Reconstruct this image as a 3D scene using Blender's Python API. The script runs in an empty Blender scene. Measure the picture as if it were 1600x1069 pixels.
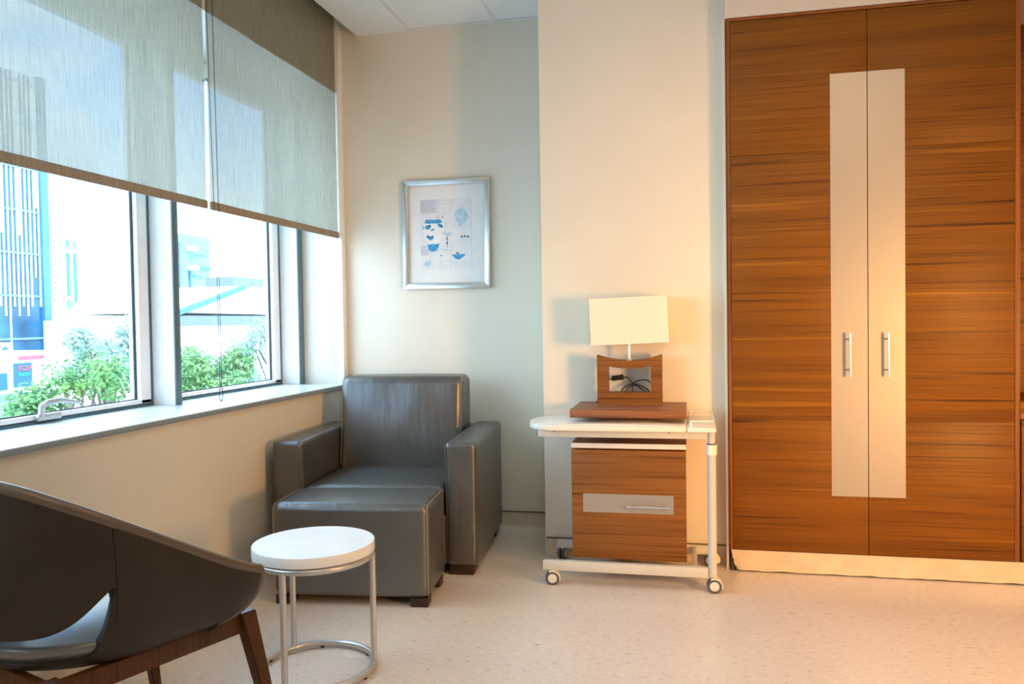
import bpy, bmesh, math, random
from mathutils import Vector, Matrix, Euler, noise
random.seed(7)
S = bpy.context.scene
COL = S.collection
PI = math.pi
R = math.radians

# ------------------------------------------------------------------ camera
YAW, PITCH, ROLL, FPX = 0.21910918, -0.02640011, 0.01564383, 1258.3
cam_data = bpy.data.cameras.new('camera')
cam_data.sensor_width = 36.0
cam_data.lens = FPX / 1600 * 36.0
cam_data.clip_end = 800
cam = bpy.data.objects.new('camera', cam_data)
COL.objects.link(cam)
_f = Vector((-math.sin(YAW) * math.cos(PITCH), math.cos(YAW) * math.cos(PITCH), math.sin(PITCH)))
_r = Vector((math.cos(YAW), math.sin(YAW), 0))
_d = -_r.cross(_f)
_r2 = math.cos(ROLL) * _r + math.sin(ROLL) * _d
_d2 = -math.sin(ROLL) * _r + math.cos(ROLL) * _d
_m = Matrix((_r2, -_d2, -_f)).transposed().to_4x4()
_m.translation = Vector((0, 0, 1.15))
cam.matrix_world = _m
S.camera = cam

# ------------------------------------------------------------------ view, world, lights
S.view_settings.view_transform = 'Standard'
S.view_settings.look = 'None'
S.view_settings.gamma = 1
S.view_settings.use_curve_mapping = False
S.view_settings.exposure = 0.12
S.cycles.max_bounces = 10
S.cycles.diffuse_bounces = 6
S.cycles.transparent_max_bounces = 16
S.cycles.sample_clamp_indirect = 6
S.cycles.caustics_reflective = False
S.cycles.caustics_refractive = False

SKY_STRENGTH = 7.0
world = bpy.data.worlds.new('sky')
S.world = world
world.use_nodes = True
wn = world.node_tree.nodes; wl = world.node_tree.links
wn.clear()
w_out = wn.new('ShaderNodeOutputWorld'); w_bg = wn.new('ShaderNodeBackground')
w_tc = wn.new('ShaderNodeTexCoord'); w_sep = wn.new('ShaderNodeSeparateXYZ')
w_map = wn.new('ShaderNodeMapping'); w_map.inputs['Scale'].default_value = (1, 1, 1.8)
w_no = wn.new('ShaderNodeTexNoise'); w_no.inputs['Scale'].default_value = 2.6; w_no.inputs['Detail'].default_value = 5
w_rc = wn.new('ShaderNodeValToRGB')
w_rc.color_ramp.elements[0].position = .46; w_rc.color_ramp.elements[0].color = (.17, .46, 1.0, 1)
w_rc.color_ramp.elements[1].position = .62; w_rc.color_ramp.elements[1].color = (.92, 1.0, 1.0, 1)
w_rh = wn.new('ShaderNodeMapRange'); w_rh.inputs['From Min'].default_value = .02; w_rh.inputs['From Max'].default_value = .30
w_mx = wn.new('ShaderNodeMixRGB'); w_mx.inputs['Color1'].default_value = (.80, .95, 1.0, 1)
wl.new(w_tc.outputs['Generated'], w_sep.inputs[0]); wl.new(w_tc.outputs['Generated'], w_map.inputs[0])
wl.new(w_map.outputs[0], w_no.inputs['Vector']); wl.new(w_no.outputs['Fac'], w_rc.inputs[0])
wl.new(w_sep.outputs['Z'], w_rh.inputs['Value']); wl.new(w_rh.outputs[0], w_mx.inputs['Fac'])
wl.new(w_rc.outputs[0], w_mx.inputs['Color2']); wl.new(w_mx.outputs[0], w_bg.inputs['Color'])
w_bg.inputs['Strength'].default_value = SKY_STRENGTH
wl.new(w_bg.outputs[0], w_out.inputs[0])


def lamp(name, kind, loc, energy, color, rot=None, look=None, **kw):
    d = bpy.data.lights.new(name, kind)
    d.energy = energy; d.color = color
    for k, v in kw.items():
        setattr(d, k, v)
    o = bpy.data.objects.new(name, d)
    COL.objects.link(o)
    o.location = loc
    if look is not None:
        o.rotation_euler = (Vector(look) - Vector(loc)).to_track_quat('-Z', 'Y').to_euler()
    elif rot:
        o.rotation_euler = rot
    return o


# the sun stands behind the building: it lights the street outside, never the room
lamp('sun', 'SUN', (20, -20, 60), 10.0, (1.0, .97, .9), look=(20 - 30, -20 + 14, 60 - 45), angle=R(1))
# sky seen through the window opening (a sampling portal only)
pt = lamp('window_portal', 'AREA', (-2.50, 2.1, 1.63), 1, (1, 1, 1), look=(0, 2.1, 1.63), shape='RECTANGLE', size=1.66, size_y=4.6)
pt.rotation_euler = Euler((0, R(-90), 0))
pt.data.size = 1.66; pt.data.size_y = 4.6
pt.data.cycles.is_portal = True
WARM = (1.0, .62, .27)
WARMW = (1.0, .80, .56)
# recessed ceiling lamps of the room, then an added fill panel
lamp('downlight', 'AREA', (0.90, 2.2, 2.77), 6, WARM, look=(0.80, 2.6, 0), shape='DISK', size=.16, spread=R(150))
lamp('downlight', 'AREA', (-0.30, 2.30, 2.77), 3, WARMW, look=(-0.3, 2.7, 0), shape='DISK', size=.2, spread=R(160))
lamp('downlight', 'AREA', (1.35, 1.1, 2.77), 12, WARM, look=(1.25, 1.6, 0), shape='DISK', size=.2, spread=R(170))
lamp('fill_panel_light', 'AREA', (-0.2, 0.2, 2.77), 14, (1.0, .72, .42), look=(-0.2, 0.2, 0), shape='SQUARE', size=1.2)  # unseen lamp added for ambient fill
# warm light from the right-hand side, its source out of view
lamp('right_warm_light', 'AREA', (2.3, 1.2, 1.0), 24, (1.0, .47, .13), look=(0.35, 3.8, .62), shape='RECTANGLE', size=.5, size_y=.7, spread=R(84))


# ------------------------------------------------------------------ materials
def newmat(name):
    m = bpy.data.materials.new(name)
    m.use_nodes = True
    n = m.node_tree.nodes; l = m.node_tree.links
    b = n['Principled BSDF']
    return m, n, l, b


def setb(b, col=None, rough=.5, metal=0, spec=.5, **kw):
    if col is not None:
        b.inputs['Base Color'].default_value = (*col, 1)
    b.inputs['Roughness'].default_value = rough
    b.inputs['Metallic'].default_value = metal
    b.inputs['Specular IOR Level'].default_value = spec
    for k, v in kw.items():
        b.inputs[k.replace('_', ' ')].default_value = v


def noise_tex(n, l, scale, vec=None, mapping=None, detail=3, rough=.5, coord='Object'):
    tc = n.new('ShaderNodeTexCoord')
    t = n.new('ShaderNodeTexNoise')
    t.inputs['Scale'].default_value = scale
    t.inputs['Detail'].default_value = detail
    t.inputs['Roughness'].default_value = rough
    if mapping:
        mp = n.new('ShaderNodeMapping')
        mp.inputs['Scale'].default_value = mapping
        l.new(tc.outputs[coord], mp.inputs[0]); l.new(mp.outputs[0], t.inputs['Vector'])
    else:
        l.new(tc.outputs[coord], t.inputs['Vector'])
    return t


def ramp(n, l, src, stops):
    r = n.new('ShaderNodeValToRGB')
    while len(r.color_ramp.elements) < len(stops):
        r.color_ramp.elements.new(.5)
    for e, (p, c) in zip(r.color_ramp.elements, stops):
        e.position = p; e.color = (*c, 1)
    l.new(src, r.inputs[0])
    return r


def bump(n, l, b, src, strength=.2, dist=.01):
    bp = n.new('ShaderNodeBump')
    bp.inputs['Strength'].default_value = strength
    bp.inputs['Distance'].default_value = dist
    l.new(src, bp.inputs['Height']); l.new(bp.outputs[0], b.inputs['Normal'])
    return bp


def plain(name, col, rough=.5, metal=0, spec=.5, nscale=14, namt=.03, bmp=0, **kw):
    """procedural finish: the colour with a slight mottling"""
    m, n, l, b = newmat(name)
    setb(b, col, rough, metal, spec, **kw)
    t = noise_tex(n, l, nscale)
    lo = tuple(max(0, c * (1 - namt)) for c in col); hi = tuple(min(1, c * (1 + namt)) for c in col)
    r = ramp(n, l, t.outputs['Fac'], [(.3, lo), (.7, hi)])
    l.new(r.outputs[0], b.inputs['Base Color'])
    if bmp:
        bump(n, l, b, t.outputs['Fac'], bmp, .004)
    return m


def wood(name, base, dark, light, axis='x', scale=1.0, rough=.45, spec=.25):
    m, n, l, b = newmat(name)
    setb(b, base, rough, 0, spec)
    s = {'x': (.7, 6, 48), 'y': (6, .55, 34), 'z': (34, 34, .8)}[axis]
    s2 = {'x': (1.6, 20, 150), 'y': (20, 1.6, 150), 'z': (150, 150, 2)}[axis]
    s3 = {'x': (.35, 3, 11), 'y': (3, .35, 11), 'z': (11, 11, .5)}[axis]
    a = noise_tex(n, l, scale, mapping=s, detail=4, rough=.6)
    a.inputs['Distortion'].default_value = .12
    f = noise_tex(n, l, scale, mapping=s2, detail=2)
    g = noise_tex(n, l, scale, mapping=s3, detail=2)
    ra = ramp(n, l, a.outputs['Fac'], [(.30, dark), (.42, base), (.58, base), (.74, light)])
    rg = ramp(n, l, g.outputs['Fac'], [(.3, (.72, .7, .68)), (.6, (1, 1, 1))])
    rf = ramp(n, l, f.outputs['Fac'], [(.30, (.55, .5, .45)), (.5, (1, 1, 1))])
    m1 = n.new('ShaderNodeMixRGB'); m1.blend_type = 'MULTIPLY'; m1.inputs[0].default_value = 1
    m2 = n.new('ShaderNodeMixRGB'); m2.blend_type = 'MULTIPLY'; m2.inputs[0].default_value = .8
    l.new(ra.outputs[0], m1.inputs[1]); l.new(rg.outputs[0], m1.inputs[2])
    l.new(m1.outputs[0], m2.inputs[1]); l.new(rf.outputs[0], m2.inputs[2])
    l.new(m2.outputs[0], b.inputs['Base Color'])
    bump(n, l, b, f.outputs['Fac'], .08, .002)
    return m


M = {}
M['wall'] = plain('painted_wall', (.78, .745, .645), .55, nscale=3, namt=.02, spec=.3)
M['soffit'] = plain('soffit_paint', (.72, .66, .58), .6, nscale=3, namt=.03)
M['ceiling'] = plain('ceiling_tile', (.86, .88, .88), .8, nscale=60, namt=.02)
M['ceiling_grid'] = plain('ceiling_grid', (.82, .85, .86), .5)
M['dark_gap'] = plain('dark_gap', (.05, .05, .045), .8)
M['outer'] = plain('outer_wall', (.6, .6, .6), .8)
M['sill'] = plain('white_sill', (.86, .88, .88), .3, spec=.5)
M['alu'] = plain('window_aluminium', (.90, .93, .94), .35, metal=.0, spec=.5)
M['alu_grey_and_shade'] = plain('grey_and_shade_aluminium', (.10, .16, .18), .4)  # grey metal of the roller tubes; painted shade on the window posts
M['gasket'] = plain('rubber_gasket', (.012, .02, .035), .6)
M['alu_teal'] = plain('teal_aluminium', (.05, .13, .17), .4)
M['sill_edge_shade'] = plain('sill_edge_shade', (.26, .33, .37), .4)  # darker grey-blue paints the shade on the sill's front edge
M['leather'] = None
M['metal'] = plain('brushed_steel', (.62, .63, .65), .32, metal=1, nscale=40)
M['silver'] = plain('silver_paint', (.58, .59, .60), .30, metal=.65, nscale=40)
M['frame_silver'] = plain('silver_frame', (.70, .74, .76), .28, metal=.85, nscale=30)
M['laminate_metal'] = None
M['white_lam'] = plain('white_laminate', (.86, .86, .85), .28, spec=.5)
M['cream_edge'] = plain('cream_edge', (.84, .80, .70), .4)
M['cream'] = plain('cream_plastic', (.88, .85, .76), .3)
M['offwhite_metal'] = plain('offwhite_enamel', (.62, .62, .58), .35)
M['grey_plastic'] = plain('grey_rubber', (.085, .105, .125), .5)
M['pale_plastic'] = plain('pale_plastic', (.75, .74, .70), .4)
M['black'] = plain('black_plastic', (.015, .014, .014), .45)
M['dark_wood_foot'] = plain('dark_foot', (.03, .012, .007), .4)
M['wood'] = wood('dark_zebrano', (.215, .078, .005), (.060, .018, .0015), (.34, .145, .010))
M['wood_mid'] = wood('walnut_zebrano', (.27, .110, .027), (.10, .036, .009), (.39, .18, .052))
M['wood_slab'] = wood('walnut_slab', (.33, .14, .065), (.17, .062, .028), (.42, .20, .10))
M['wood_frame'] = wood('walnut_edge', (.30, .10, .022), (.17, .05, .010), (.36, .13, .03), axis='z')
M['leg_wood'] = wood('stained_leg', (.095, .032, .008), (.05, .015, .004), (.13, .045, .011), axis='z', rough=.3)
M['paper'] = plain('mat_board', (.80, .84, .85), .7)
M['shade'] = plain('cream_lampshade', (.93, .84, .70), .8, nscale=120, namt=.02)
M['mat_print'] = plain('print_paper', (.74, .79, .83), .6, nscale=25, namt=.05)
M['blue'] = plain('cobalt_ink', (.05, .34, .66), .6, nscale=120, namt=.4)
M['pale_blue'] = plain('pale_blue_ink', (.42, .64, .78), .6, nscale=60, namt=.2)
M['grey_ink'] = plain('grey_ink', (.55, .60, .66), .6, nscale=60, namt=.1)
M['white_ink'] = plain('white_ink', (.84, .88, .90), .6)
M['ink'] = plain('black_ink', (.03, .05, .07), .6)

# leather
m, n, l, b = newmat('grey_leather')
setb(b, (.05, .05, .047), .33, 0, .9, IOR=1.7)
t = noise_tex(n, l, 9, detail=3); r_ = ramp(n, l, t.outputs['Fac'], [(.3, (.046, .045, .040)), (.7, (.064, .062, .056))])
l.new(r_.outputs[0], b.inputs['Base Color'])
v = n.new('ShaderNodeTexVoronoi'); v.inputs['Scale'].default_value = 420
tc = n.new('ShaderNodeTexCoord'); l.new(tc.outputs['Object'], v.inputs['Vector'])
w1 = noise_tex(n, l, 1, mapping=(26, 9, 7), detail=2)
mm = n.new('ShaderNodeMath'); mm.operation = 'MULTIPLY_ADD'; mm.inputs[1].default_value = .08
l.new(v.outputs['Distance'], mm.inputs[0]); l.new(w1.outputs['Fac'], mm.inputs[2])
bump(n, l, b, mm.outputs[0], .35, .006)
M['leather'] = m
M['leather_brown'] = plain('taupe_leather', (.030, .020, .012), .44, spec=.3, nscale=6, namt=.15, bmp=.3)
M['leather_edge_lit'] = plain('leather_edge_lit', (.11, .075, .05), .32, spec=.6)  # light caught by the rim is put into this paler colour
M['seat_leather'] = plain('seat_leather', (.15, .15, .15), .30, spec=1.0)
M['stitch'] = plain('stitching', (.30, .25, .20), .7)

# brushed laminate plate
m, n, l, b = newmat('brushed_plate')
setb(b, (.40, .37, .34), .42, .5, .5)
t = noise_tex(n, l, 500, detail=1)
r_ = ramp(n, l, t.outputs['Fac'], [(.3, (.41, .385, .36)), (.7, (.45, .42, .39))])
l.new(r_.outputs[0], b.inputs['Base Color'])
M['laminate_metal'] = m

# floor: marbled vinyl with short dark and light chips
m, n, l, b = newmat('marbled_vinyl')
setb(b, (.75, .64, .52), .22, 0, .4)
big = noise_tex(n, l, 1.4, detail=2); rb = ramp(n, l, big.outputs['Fac'], [(.0, (.72, .65, .57)), (1, (.84, .76, .68))])
c1 = noise_tex(n, l, 1, mapping=(34, 95, 1), detail=2, rough=.5); c1.inputs['Distortion'].default_value = .3
r1 = ramp(n, l, c1.outputs['Fac'], [(.24, (.60, .55, .50)), (.33, (.90, .88, .86)), (.46, (.975, .97, .965)), (.6, (1, 1, 1))])
c2 = noise_tex(n, l, 1, mapping=(50, 120, 1), detail=2)
r2 = ramp(n, l, c2.outputs['Fac'], [(.60, (1, 1, 1)), (.72, (1.12, 1.10, 1.08))])
mx = n.new('ShaderNodeMixRGB'); mx.blend_type = 'MULTIPLY'; mx.inputs[0].default_value = 1
mx2 = n.new('ShaderNodeMixRGB'); mx2.blend_type = 'MULTIPLY'; mx2.inputs[0].default_value = 1
l.new(rb.outputs[0], mx.inputs[1]); l.new(r1.outputs[0], mx.inputs[2])
l.new(mx.outputs[0], mx2.inputs[1]); l.new(r2.outputs[0], mx2.inputs[2]); l.new(mx2.outputs[0], b.inputs['Base Color'])
rr = ramp(n, l, big.outputs['Fac'], [(0, (.17, .17, .17)), (1, (.32, .32, .32))]); l.new(rr.outputs[0], b.inputs['Roughness'])
M['floor'] = m
M['vinyl_cove'] = plain('vinyl_cove', (.62, .54, .44), .35, nscale=30, namt=.08)
M['vinyl_kick'] = plain('vinyl_kick', (.74, .60, .44), .28, nscale=12, namt=.08, bmp=.2)


def thin_glass(name, tint, gl=.06):
    m, n, l, b = newmat(name)
    n.remove(b)
    t = n.new('ShaderNodeBsdfTransparent'); t.inputs[0].default_value = (*tint, 1)
    g = n.new('ShaderNodeBsdfGlossy'); g.inputs['Roughness'].default_value = .02
    lw = n.new('ShaderNodeLayerWeight'); lw.inputs['Blend'].default_value = .5
    pw = n.new('ShaderNodeMath'); pw.operation = 'POWER'; pw.inputs[1].default_value = 4
    fr = n.new('ShaderNodeMapRange'); fr.inputs['To Min'].default_value = .03; fr.inputs['To Max'].default_value = .7
    l.new(lw.outputs['Facing'], pw.inputs[0]); l.new(pw.outputs[0], fr.inputs['Value'])
    mx = n.new('ShaderNodeMixShader')
    l.new(fr.outputs[0], mx.inputs[0]); l.new(t.outputs[0], mx.inputs[1]); l.new(g.outputs[0], mx.inputs[2])
    l.new(mx.outputs[0], n['Material Output'].inputs[0])
    return m


M['glass'] = thin_glass('window_glass', (.90, .97, .97))


def blind_mat(name, col, trans):
    m, n, l, b = newmat(name)
    n.remove(b)
    a = noise_tex(n, l, 1, mapping=(1, 420, 6), detail=3, rough=.7)
    c = noise_tex(n, l, 1, mapping=(1, 14, 420), detail=2, rough=.6)
    ra = ramp(n, l, a.outputs['Fac'], [(.25, tuple(x * .62 for x in col)), (.6, tuple(min(1, x * 1.22) for x in col))])
    rc = ramp(n, l, c.outputs['Fac'], [(.25, (.86, .86, .86)), (.6, (1, 1, 1))])
    mu = n.new('ShaderNodeMixRGB'); mu.blend_type = 'MULTIPLY'; mu.inputs[0].default_value = 1
    l.new(ra.outputs[0], mu.inputs[1]); l.new(rc.outputs[0], mu.inputs[2])
    d = n.new('ShaderNodeBsdfDiffuse'); tr = n.new('ShaderNodeBsdfTranslucent'); tp = n.new('ShaderNodeBsdfTransparent')
    l.new(mu.outputs[0], d.inputs[0]); l.new(mu.outputs[0], tr.inputs[0])
    m1 = n.new('ShaderNodeMixShader'); m1.inputs[0].default_value = .37
    l.new(d.outputs[0], m1.inputs[1]); l.new(tr.outputs[0], m1.inputs[2])
    m2 = n.new('ShaderNodeMixShader')
    rt = n.new('ShaderNodeMapRange'); rt.inputs['To Min'].default_value = trans * 1.5; rt.inputs['To Max'].default_value = trans * .5
    l.new(a.outputs['Fac'], rt.inputs['Value']); l.new(rt.outputs[0], m2.inputs[0])
    l.new(m1.outputs[0], m2.inputs[1]); l.new(tp.outputs[0], m2.inputs[2])
    l.new(m2.outputs[0], n['Material Output'].inputs[0])
    return m


M['blind'] = blind_mat('woven_screen_fabric', (.40, .40, .33), .055)
M['blind_hem'] = blind_mat('double_hem_fabric', (.44, .35, .26), .0)


# ------------------------------------------------------------------ mesh helpers
class MB:
    def __init__(self):
        self.bm = bmesh.new()

    def _merge(self, b2, mat=None):
        if mat is not None:
            b2.transform(mat)
        me = bpy.data.meshes.new('tmp')
        b2.to_mesh(me); b2.free()
        self.bm.from_mesh(me)
        bpy.data.meshes.remove(me)

    def box(self, x0, x1, y0, y1, z0, z1, bev=0, seg=2, mat=None):
        b = bmesh.new()
        bmesh.ops.create_cube(b, size=1)
        for v in b.verts:
            v.co = Vector(((x0 + x1) / 2 + v.co.x * (x1 - x0), (y0 + y1) / 2 + v.co.y * (y1 - y0), (z0 + z1) / 2 + v.co.z * (z1 - z0)))
        if bev:
            bmesh.ops.bevel(b, geom=list(b.edges), offset=bev, segments=seg, profile=.5, affect='EDGES')
        self._merge(b, mat)
        return self

    def rbox(self, x0, x1, y0, y1, z0, z1, r=.03, n=5, cells=6, bulge=(0, 0, 0), mat=None, fn=None):
        """rounded box with optional pillow bulge per axis and a deformation fn"""
        b = bmesh.new()
        c = Vector(((x0 + x1) / 2, (y0 + y1) / 2, (z0 + z1) / 2))
        h = Vector(((x1 - x0) / 2, (y1 - y0) / 2, (z1 - z0) / 2))

        def coords(hh):
            a = [-hh + r * (1 - math.cos(PI / 2 * i / n)) for i in range(n)]
            a = [-hh + r * i / n * 1.0 for i in range(n)]
            inner = [-(hh - r) + 2 * (hh - r) * i / cells for i in range(cells + 1)]
            return a + inner + [-x for x in reversed(a)]
        cs = [coords(h[i]) for i in range(3)]

        def mp(p):
            q = Vector([max(-(h[i] - r), min(h[i] - r, p[i])) for i in range(3)])
            d = p - q
            m_ = max(abs(d.x), abs(d.y), abs(d.z))
            if d.length > 1e-9:
                # even angular spacing on the rounded edges
                d = Vector([math.tan(x / m_ * PI / 4) * m_ for x in d])
                d = d.normalized() * (r if m_ > r * .999 else m_)
            o = q + d
            u = [p[i] / h[i] for i in range(3)]
            for i in range(3):
                if bulge[i]:
                    j, k = (i + 1) % 3, (i + 2) % 3
                    o[i] += math.copysign(bulge[i], p[i]) * max(0, 1 - u[j] ** 2) * max(0, 1 - u[k] ** 2) * abs(u[i])
            o += c
            return fn(o) if fn else o
        for ax in range(3):
            j, k = (ax + 1) % 3, (ax + 2) % 3
            for s in (-1, 1):
                grid = []
                for a in cs[j]:
                    row = []
                    for bb in cs[k]:
                        p = Vector((0, 0, 0)); p[ax] = s * h[ax]; p[j] = a; p[k] = bb
                        row.append(b.verts.new(mp(p)))
                    grid.append(row)
                for i in range(len(grid) - 1):
                    for q in range(len(grid[0]) - 1):
                        vs = [grid[i][q], grid[i + 1][q], grid[i + 1][q + 1], grid[i][q + 1]]
                        if s < 0:
                            vs.reverse()
                        b.faces.new(vs)
        bmesh.ops.remove_doubles(b, verts=b.verts, dist=1e-5)
        self._merge(b, mat)
        return self

    def tube(self, pts, rad, seg=10, closed=False, caps=True):
        pts = [Vector(p) for p in pts]
        n = len(pts)
        rings = []
        prev = None
        for i, p in enumerate(pts):
            if closed:
                t = pts[(i + 1) % n] - pts[(i - 1) % n]
            else:
                t = pts[min(i + 1, n - 1)] - pts[max(i - 1, 0)]
            t.normalize()
            if prev is None:
                ref = Vector((0, 0, 1)) if abs(t.z) < .9 else Vector((1, 0, 0))
                nn = (ref - t * ref.dot(t)).normalized()
            else:
                nn = (prev - t * prev.dot(t)).normalized()
            prev = nn
            bb = t.cross(nn)
            rr = rad[i] if isinstance(rad, (list, tuple)) else rad
            rings.append([self.bm.verts.new(p + (nn * math.cos(2 * PI * k / seg) + bb * math.sin(2 * PI * k / seg)) * rr) for k in range(seg)])
        m_ = n if closed else n - 1
        for i in range(m_):
            a, c = rings[i], rings[(i + 1) % n]
            off = 0
            if closed and i == n - 1:
                off = min(range(seg), key=lambda o: (a[0].co - c[o].co).length)
            for k in range(seg):
                self.bm.faces.new((a[k], a[(k + 1) % seg], c[(k + 1 + off) % seg], c[(k + off) % seg]))
        if caps and not closed:
            self.bm.faces.new(list(reversed(rings[0]))); self.bm.faces.new(rings[-1])
        return self

    def cyl(self, a, b, r, seg=20, r2=None):
        return self.tube([a, b], [r, r2 if r2 is not None else r], seg)

    def lathe(self, prof, axis_loc=(0, 0, 0), seg=32, mat=None):
        b = bmesh.new()
        rings = []
        for (r, z) in prof:
            if r < 1e-6:
                rings.append([b.verts.new((0, 0, z))])
            else:
                rings.append([b.verts.new((r * math.cos(2 * PI * k / seg), r * math.sin(2 * PI * k / seg), z)) for k in range(seg)])
        for a, c in zip(rings, rings[1:]):
            for k in range(seg):
                if len(a) == 1 and len(c) == 1:
                    continue
                if len(a) == 1:
                    b.faces.new((a[0], c[(k + 1) % seg], c[k]))
                elif len(c) == 1:
                    b.faces.new((a[k], a[(k + 1) % seg], c[0]))
                else:
                    b.faces.new((a[k], a[(k + 1) % seg], c[(k + 1) % seg], c[k]))
        self._merge(b, Matrix.Translation(axis_loc) @ (mat or Matrix.Identity(4)))
        return self

    def prism(self, poly, a, b, plane='xz', bev=0):
        """poly of 2D points extruded along the missing axis from a to b"""
        bm2 = bmesh.new()

        def P(p, t):
            return {'xz': (p[0], t, p[1]), 'yz': (t, p[0], p[1]), 'xy': (p[0], p[1], t)}[plane]
        v0 = [bm2.verts.new(P(p, a)) for p in poly]; v1 = [bm2.verts.new(P(p, b)) for p in poly]
        bm2.faces.new(v0); bm2.faces.new(list(reversed(v1)))
        n = len(poly)
        for i in range(n):
            bm2.faces.new((v0[i], v1[i], v1[(i + 1) % n], v0[(i + 1) % n]))
        if bev:
            bmesh.ops.bevel(bm2, geom=list(bm2.edges), offset=bev, segments=2, profile=.5, affect='EDGES')
        self._merge(bm2)
        return self

    def grid(self, g, closed=False):
        vs = [[self.bm.verts.new(p) for p in row] for row in g]
        for i in range(len(vs) - 1):
            for j in range(len(vs[0]) - 1):
                self.bm.faces.new((vs[i][j], vs[i + 1][j], vs[i + 1][j + 1], vs[i][j + 1]))
        return self

    def obj(self, name, mat, parent=None, smooth=35, recalc=True, mods=()):
        if recalc:
            bmesh.ops.recalc_face_normals(self.bm, faces=self.bm.faces)
        for f in self.bm.faces:
            f.smooth = smooth > 0
        for e in self.bm.edges:
            if len(e.link_faces) == 2:
                e.smooth = e.calc_face_angle(0) < R(smooth)
        me = bpy.data.meshes.new(name)
        self.bm.to_mesh(me); self.bm.free()
        me.materials.append(mat if not isinstance(mat, str) else M[mat])
        o = bpy.data.objects.new(name, me)
        COL.objects.link(o)
        if parent is not None:
            o.parent = parent
        return o


def tag(o, label=None, cat=None, group=None, kind=None):
    if label: o['label'] = label
    if cat: o['category'] = cat
    if group: o['group'] = group
    if kind: o['kind'] = kind
    return o


def thing(name, label, cat, loc=(0, 0, 0), rz=0, group=None, rot=None):
    o = bpy.data.objects.new(name, None)
    o.empty_display_size = .1
    COL.objects.link(o)
    o.location = loc
    o.rotation_euler = rot or (0, 0, rz)
    return tag(o, label, cat, group)


def struct(name, label=None, cat=None, loc=(0, 0, 0)):
    o = bpy.data.objects.new(name, None); COL.objects.link(o); o.location = loc
    return tag(o, label, cat, kind='structure')


# ------------------------------------------------------------------ room shell
XW = -1.965      # room face of the window wall
YA = 4.35        # alcove wall
YC = 3.85        # pillar wall behind the bedside unit
ZC = 2.79        # ceiling
Y0 = -2.6
XR = 3.4
o = MB().box(-2.45, XR + .1, Y0 - .1, YA + .1, -.12, 0).obj('floor', 'floor')
tag(o, 'beige marbled vinyl floor of the room', 'floor', kind='structure')

o = MB().box(-2.45, XW, Y0, YA, 0, .775)
o.box(-2.45, XW, Y0, YA, 2.46, 2.95)
o.box(-2.45, XW, Y0, .1, .775, 2.46)
tag(o.obj('wall_left', 'wall'), 'window wall painted beige under the long sill', 'wall', kind='structure')
tag(MB().box(-2.45, -.704, YA, YA + .1, 0, 2.95).obj('wall_alcove', 'wall'), 'alcove wall with the framed print, beside the windows', 'wall', kind='structure')
tag(MB().box(-.704, .160, YC, YA + .1, 0, 2.95).obj('wall_pillar', 'wall'), 'projecting wall behind the lamp and bedside unit', 'wall', kind='structure')
tag(MB().box(.160, XR, 3.762, YA + .1, 2.486, 2.95).obj('wall_soffit', 'soffit'), 'plain soffit above the wardrobe', 'wall', kind='structure')
tag(MB().box(XR, XR + .1, Y0, YA + .1, 0, 2.95).obj('wall_right', 'wall'), 'right-hand wall of the room', 'wall', kind='structure')
tag(MB().box(-2.45, XR, Y0 - .1, Y0, 0, 2.95).obj('wall_front', 'wall'), 'wall behind the viewer', 'wall', kind='structure')

tag(MB().box(.160, 2.39, 4.305, YA + .1, 0, 2.486).obj('wall_recess', 'outer'), 'wall at the back of the wardrobe recess', 'wall', kind='structure')
# ceiling: plaster border, then tiles in a thin grid; a blind pocket along the windows
c = MB()
c.box(-1.851, -1.531, Y0, YA, ZC, 2.95)
c.box(-2.45, XR, Y0, YA + .1, 2.95, 3.05)
o = c.obj('ceiling', 'ceiling')
tag(o, 'white suspended ceiling with a plaster border at the blinds', 'ceiling', kind='structure')
g = MB(); t_ = MB()
x = -1.531
TW = .494
k = 0
while x < XR:
    x1 = min(x + TW, XR)
    y1 = YA - .022
    while y1 > Y0:
        y0 = max(y1 - 1.2, Y0)
        t_.box(x + .014, x1 - .004, y0 + .003, y1 - .003, ZC + .004, ZC + .02)
        y1 = y0
    g.box(x + .006, x + .014, Y0, YA - .02, ZC - .0, ZC + .02)
    g.box(x - .010, x + .0015, Y0, YA - .02, ZC + .003, ZC + .02)
    x += TW
g.box(-1.531, XR, YA - .020, YA - .001, ZC - .001, ZC + .02)
t_.obj('ceiling_tiles', 'ceiling', o)
g.obj('ceiling_grid', 'ceiling_grid', o)
MB().box(-1.531, XR, Y0, YA, ZC + .021, ZC + .05).obj('ceiling_void', 'dark_gap', o)

# boundary trims
o = MB().box(-1.985, -1.945, 4.296, YA, 0, 2.949, .002)
o.box(-1.992, -1.985, 4.322, 4.33, .8, 2.949)
tag(o.obj('trim_1', 'alu'), 'narrow vertical cover strip in the window corner', 'trim', kind='structure')
tag(MB().box(.150, .1605, 3.775, YC, 0, 2.486).obj('trim_2', 'cream_edge'), 'thin pale strip between the pillar wall and the wardrobe', 'trim', kind='structure')

# baseboards: coved vinyl with a thin top line


def skirting(name, x0, x1, y, label):
    p = [(0, 0), (-.022, 0), (-.012, .006), (-.006, .020), (-.004, .088), (0, .090)]
    m_ = MB().prism([(y + a, b_) for a, b_ in p], x0, x1, 'yz')
    o_ = m_.obj(name, 'vinyl_cove')
    MB().box(x0, x1, y - .0065, y, .0875, .0915).obj('cap_line', 'dark_gap', o_)
    return tag(o_, label, 'baseboard', kind='structure')


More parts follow.
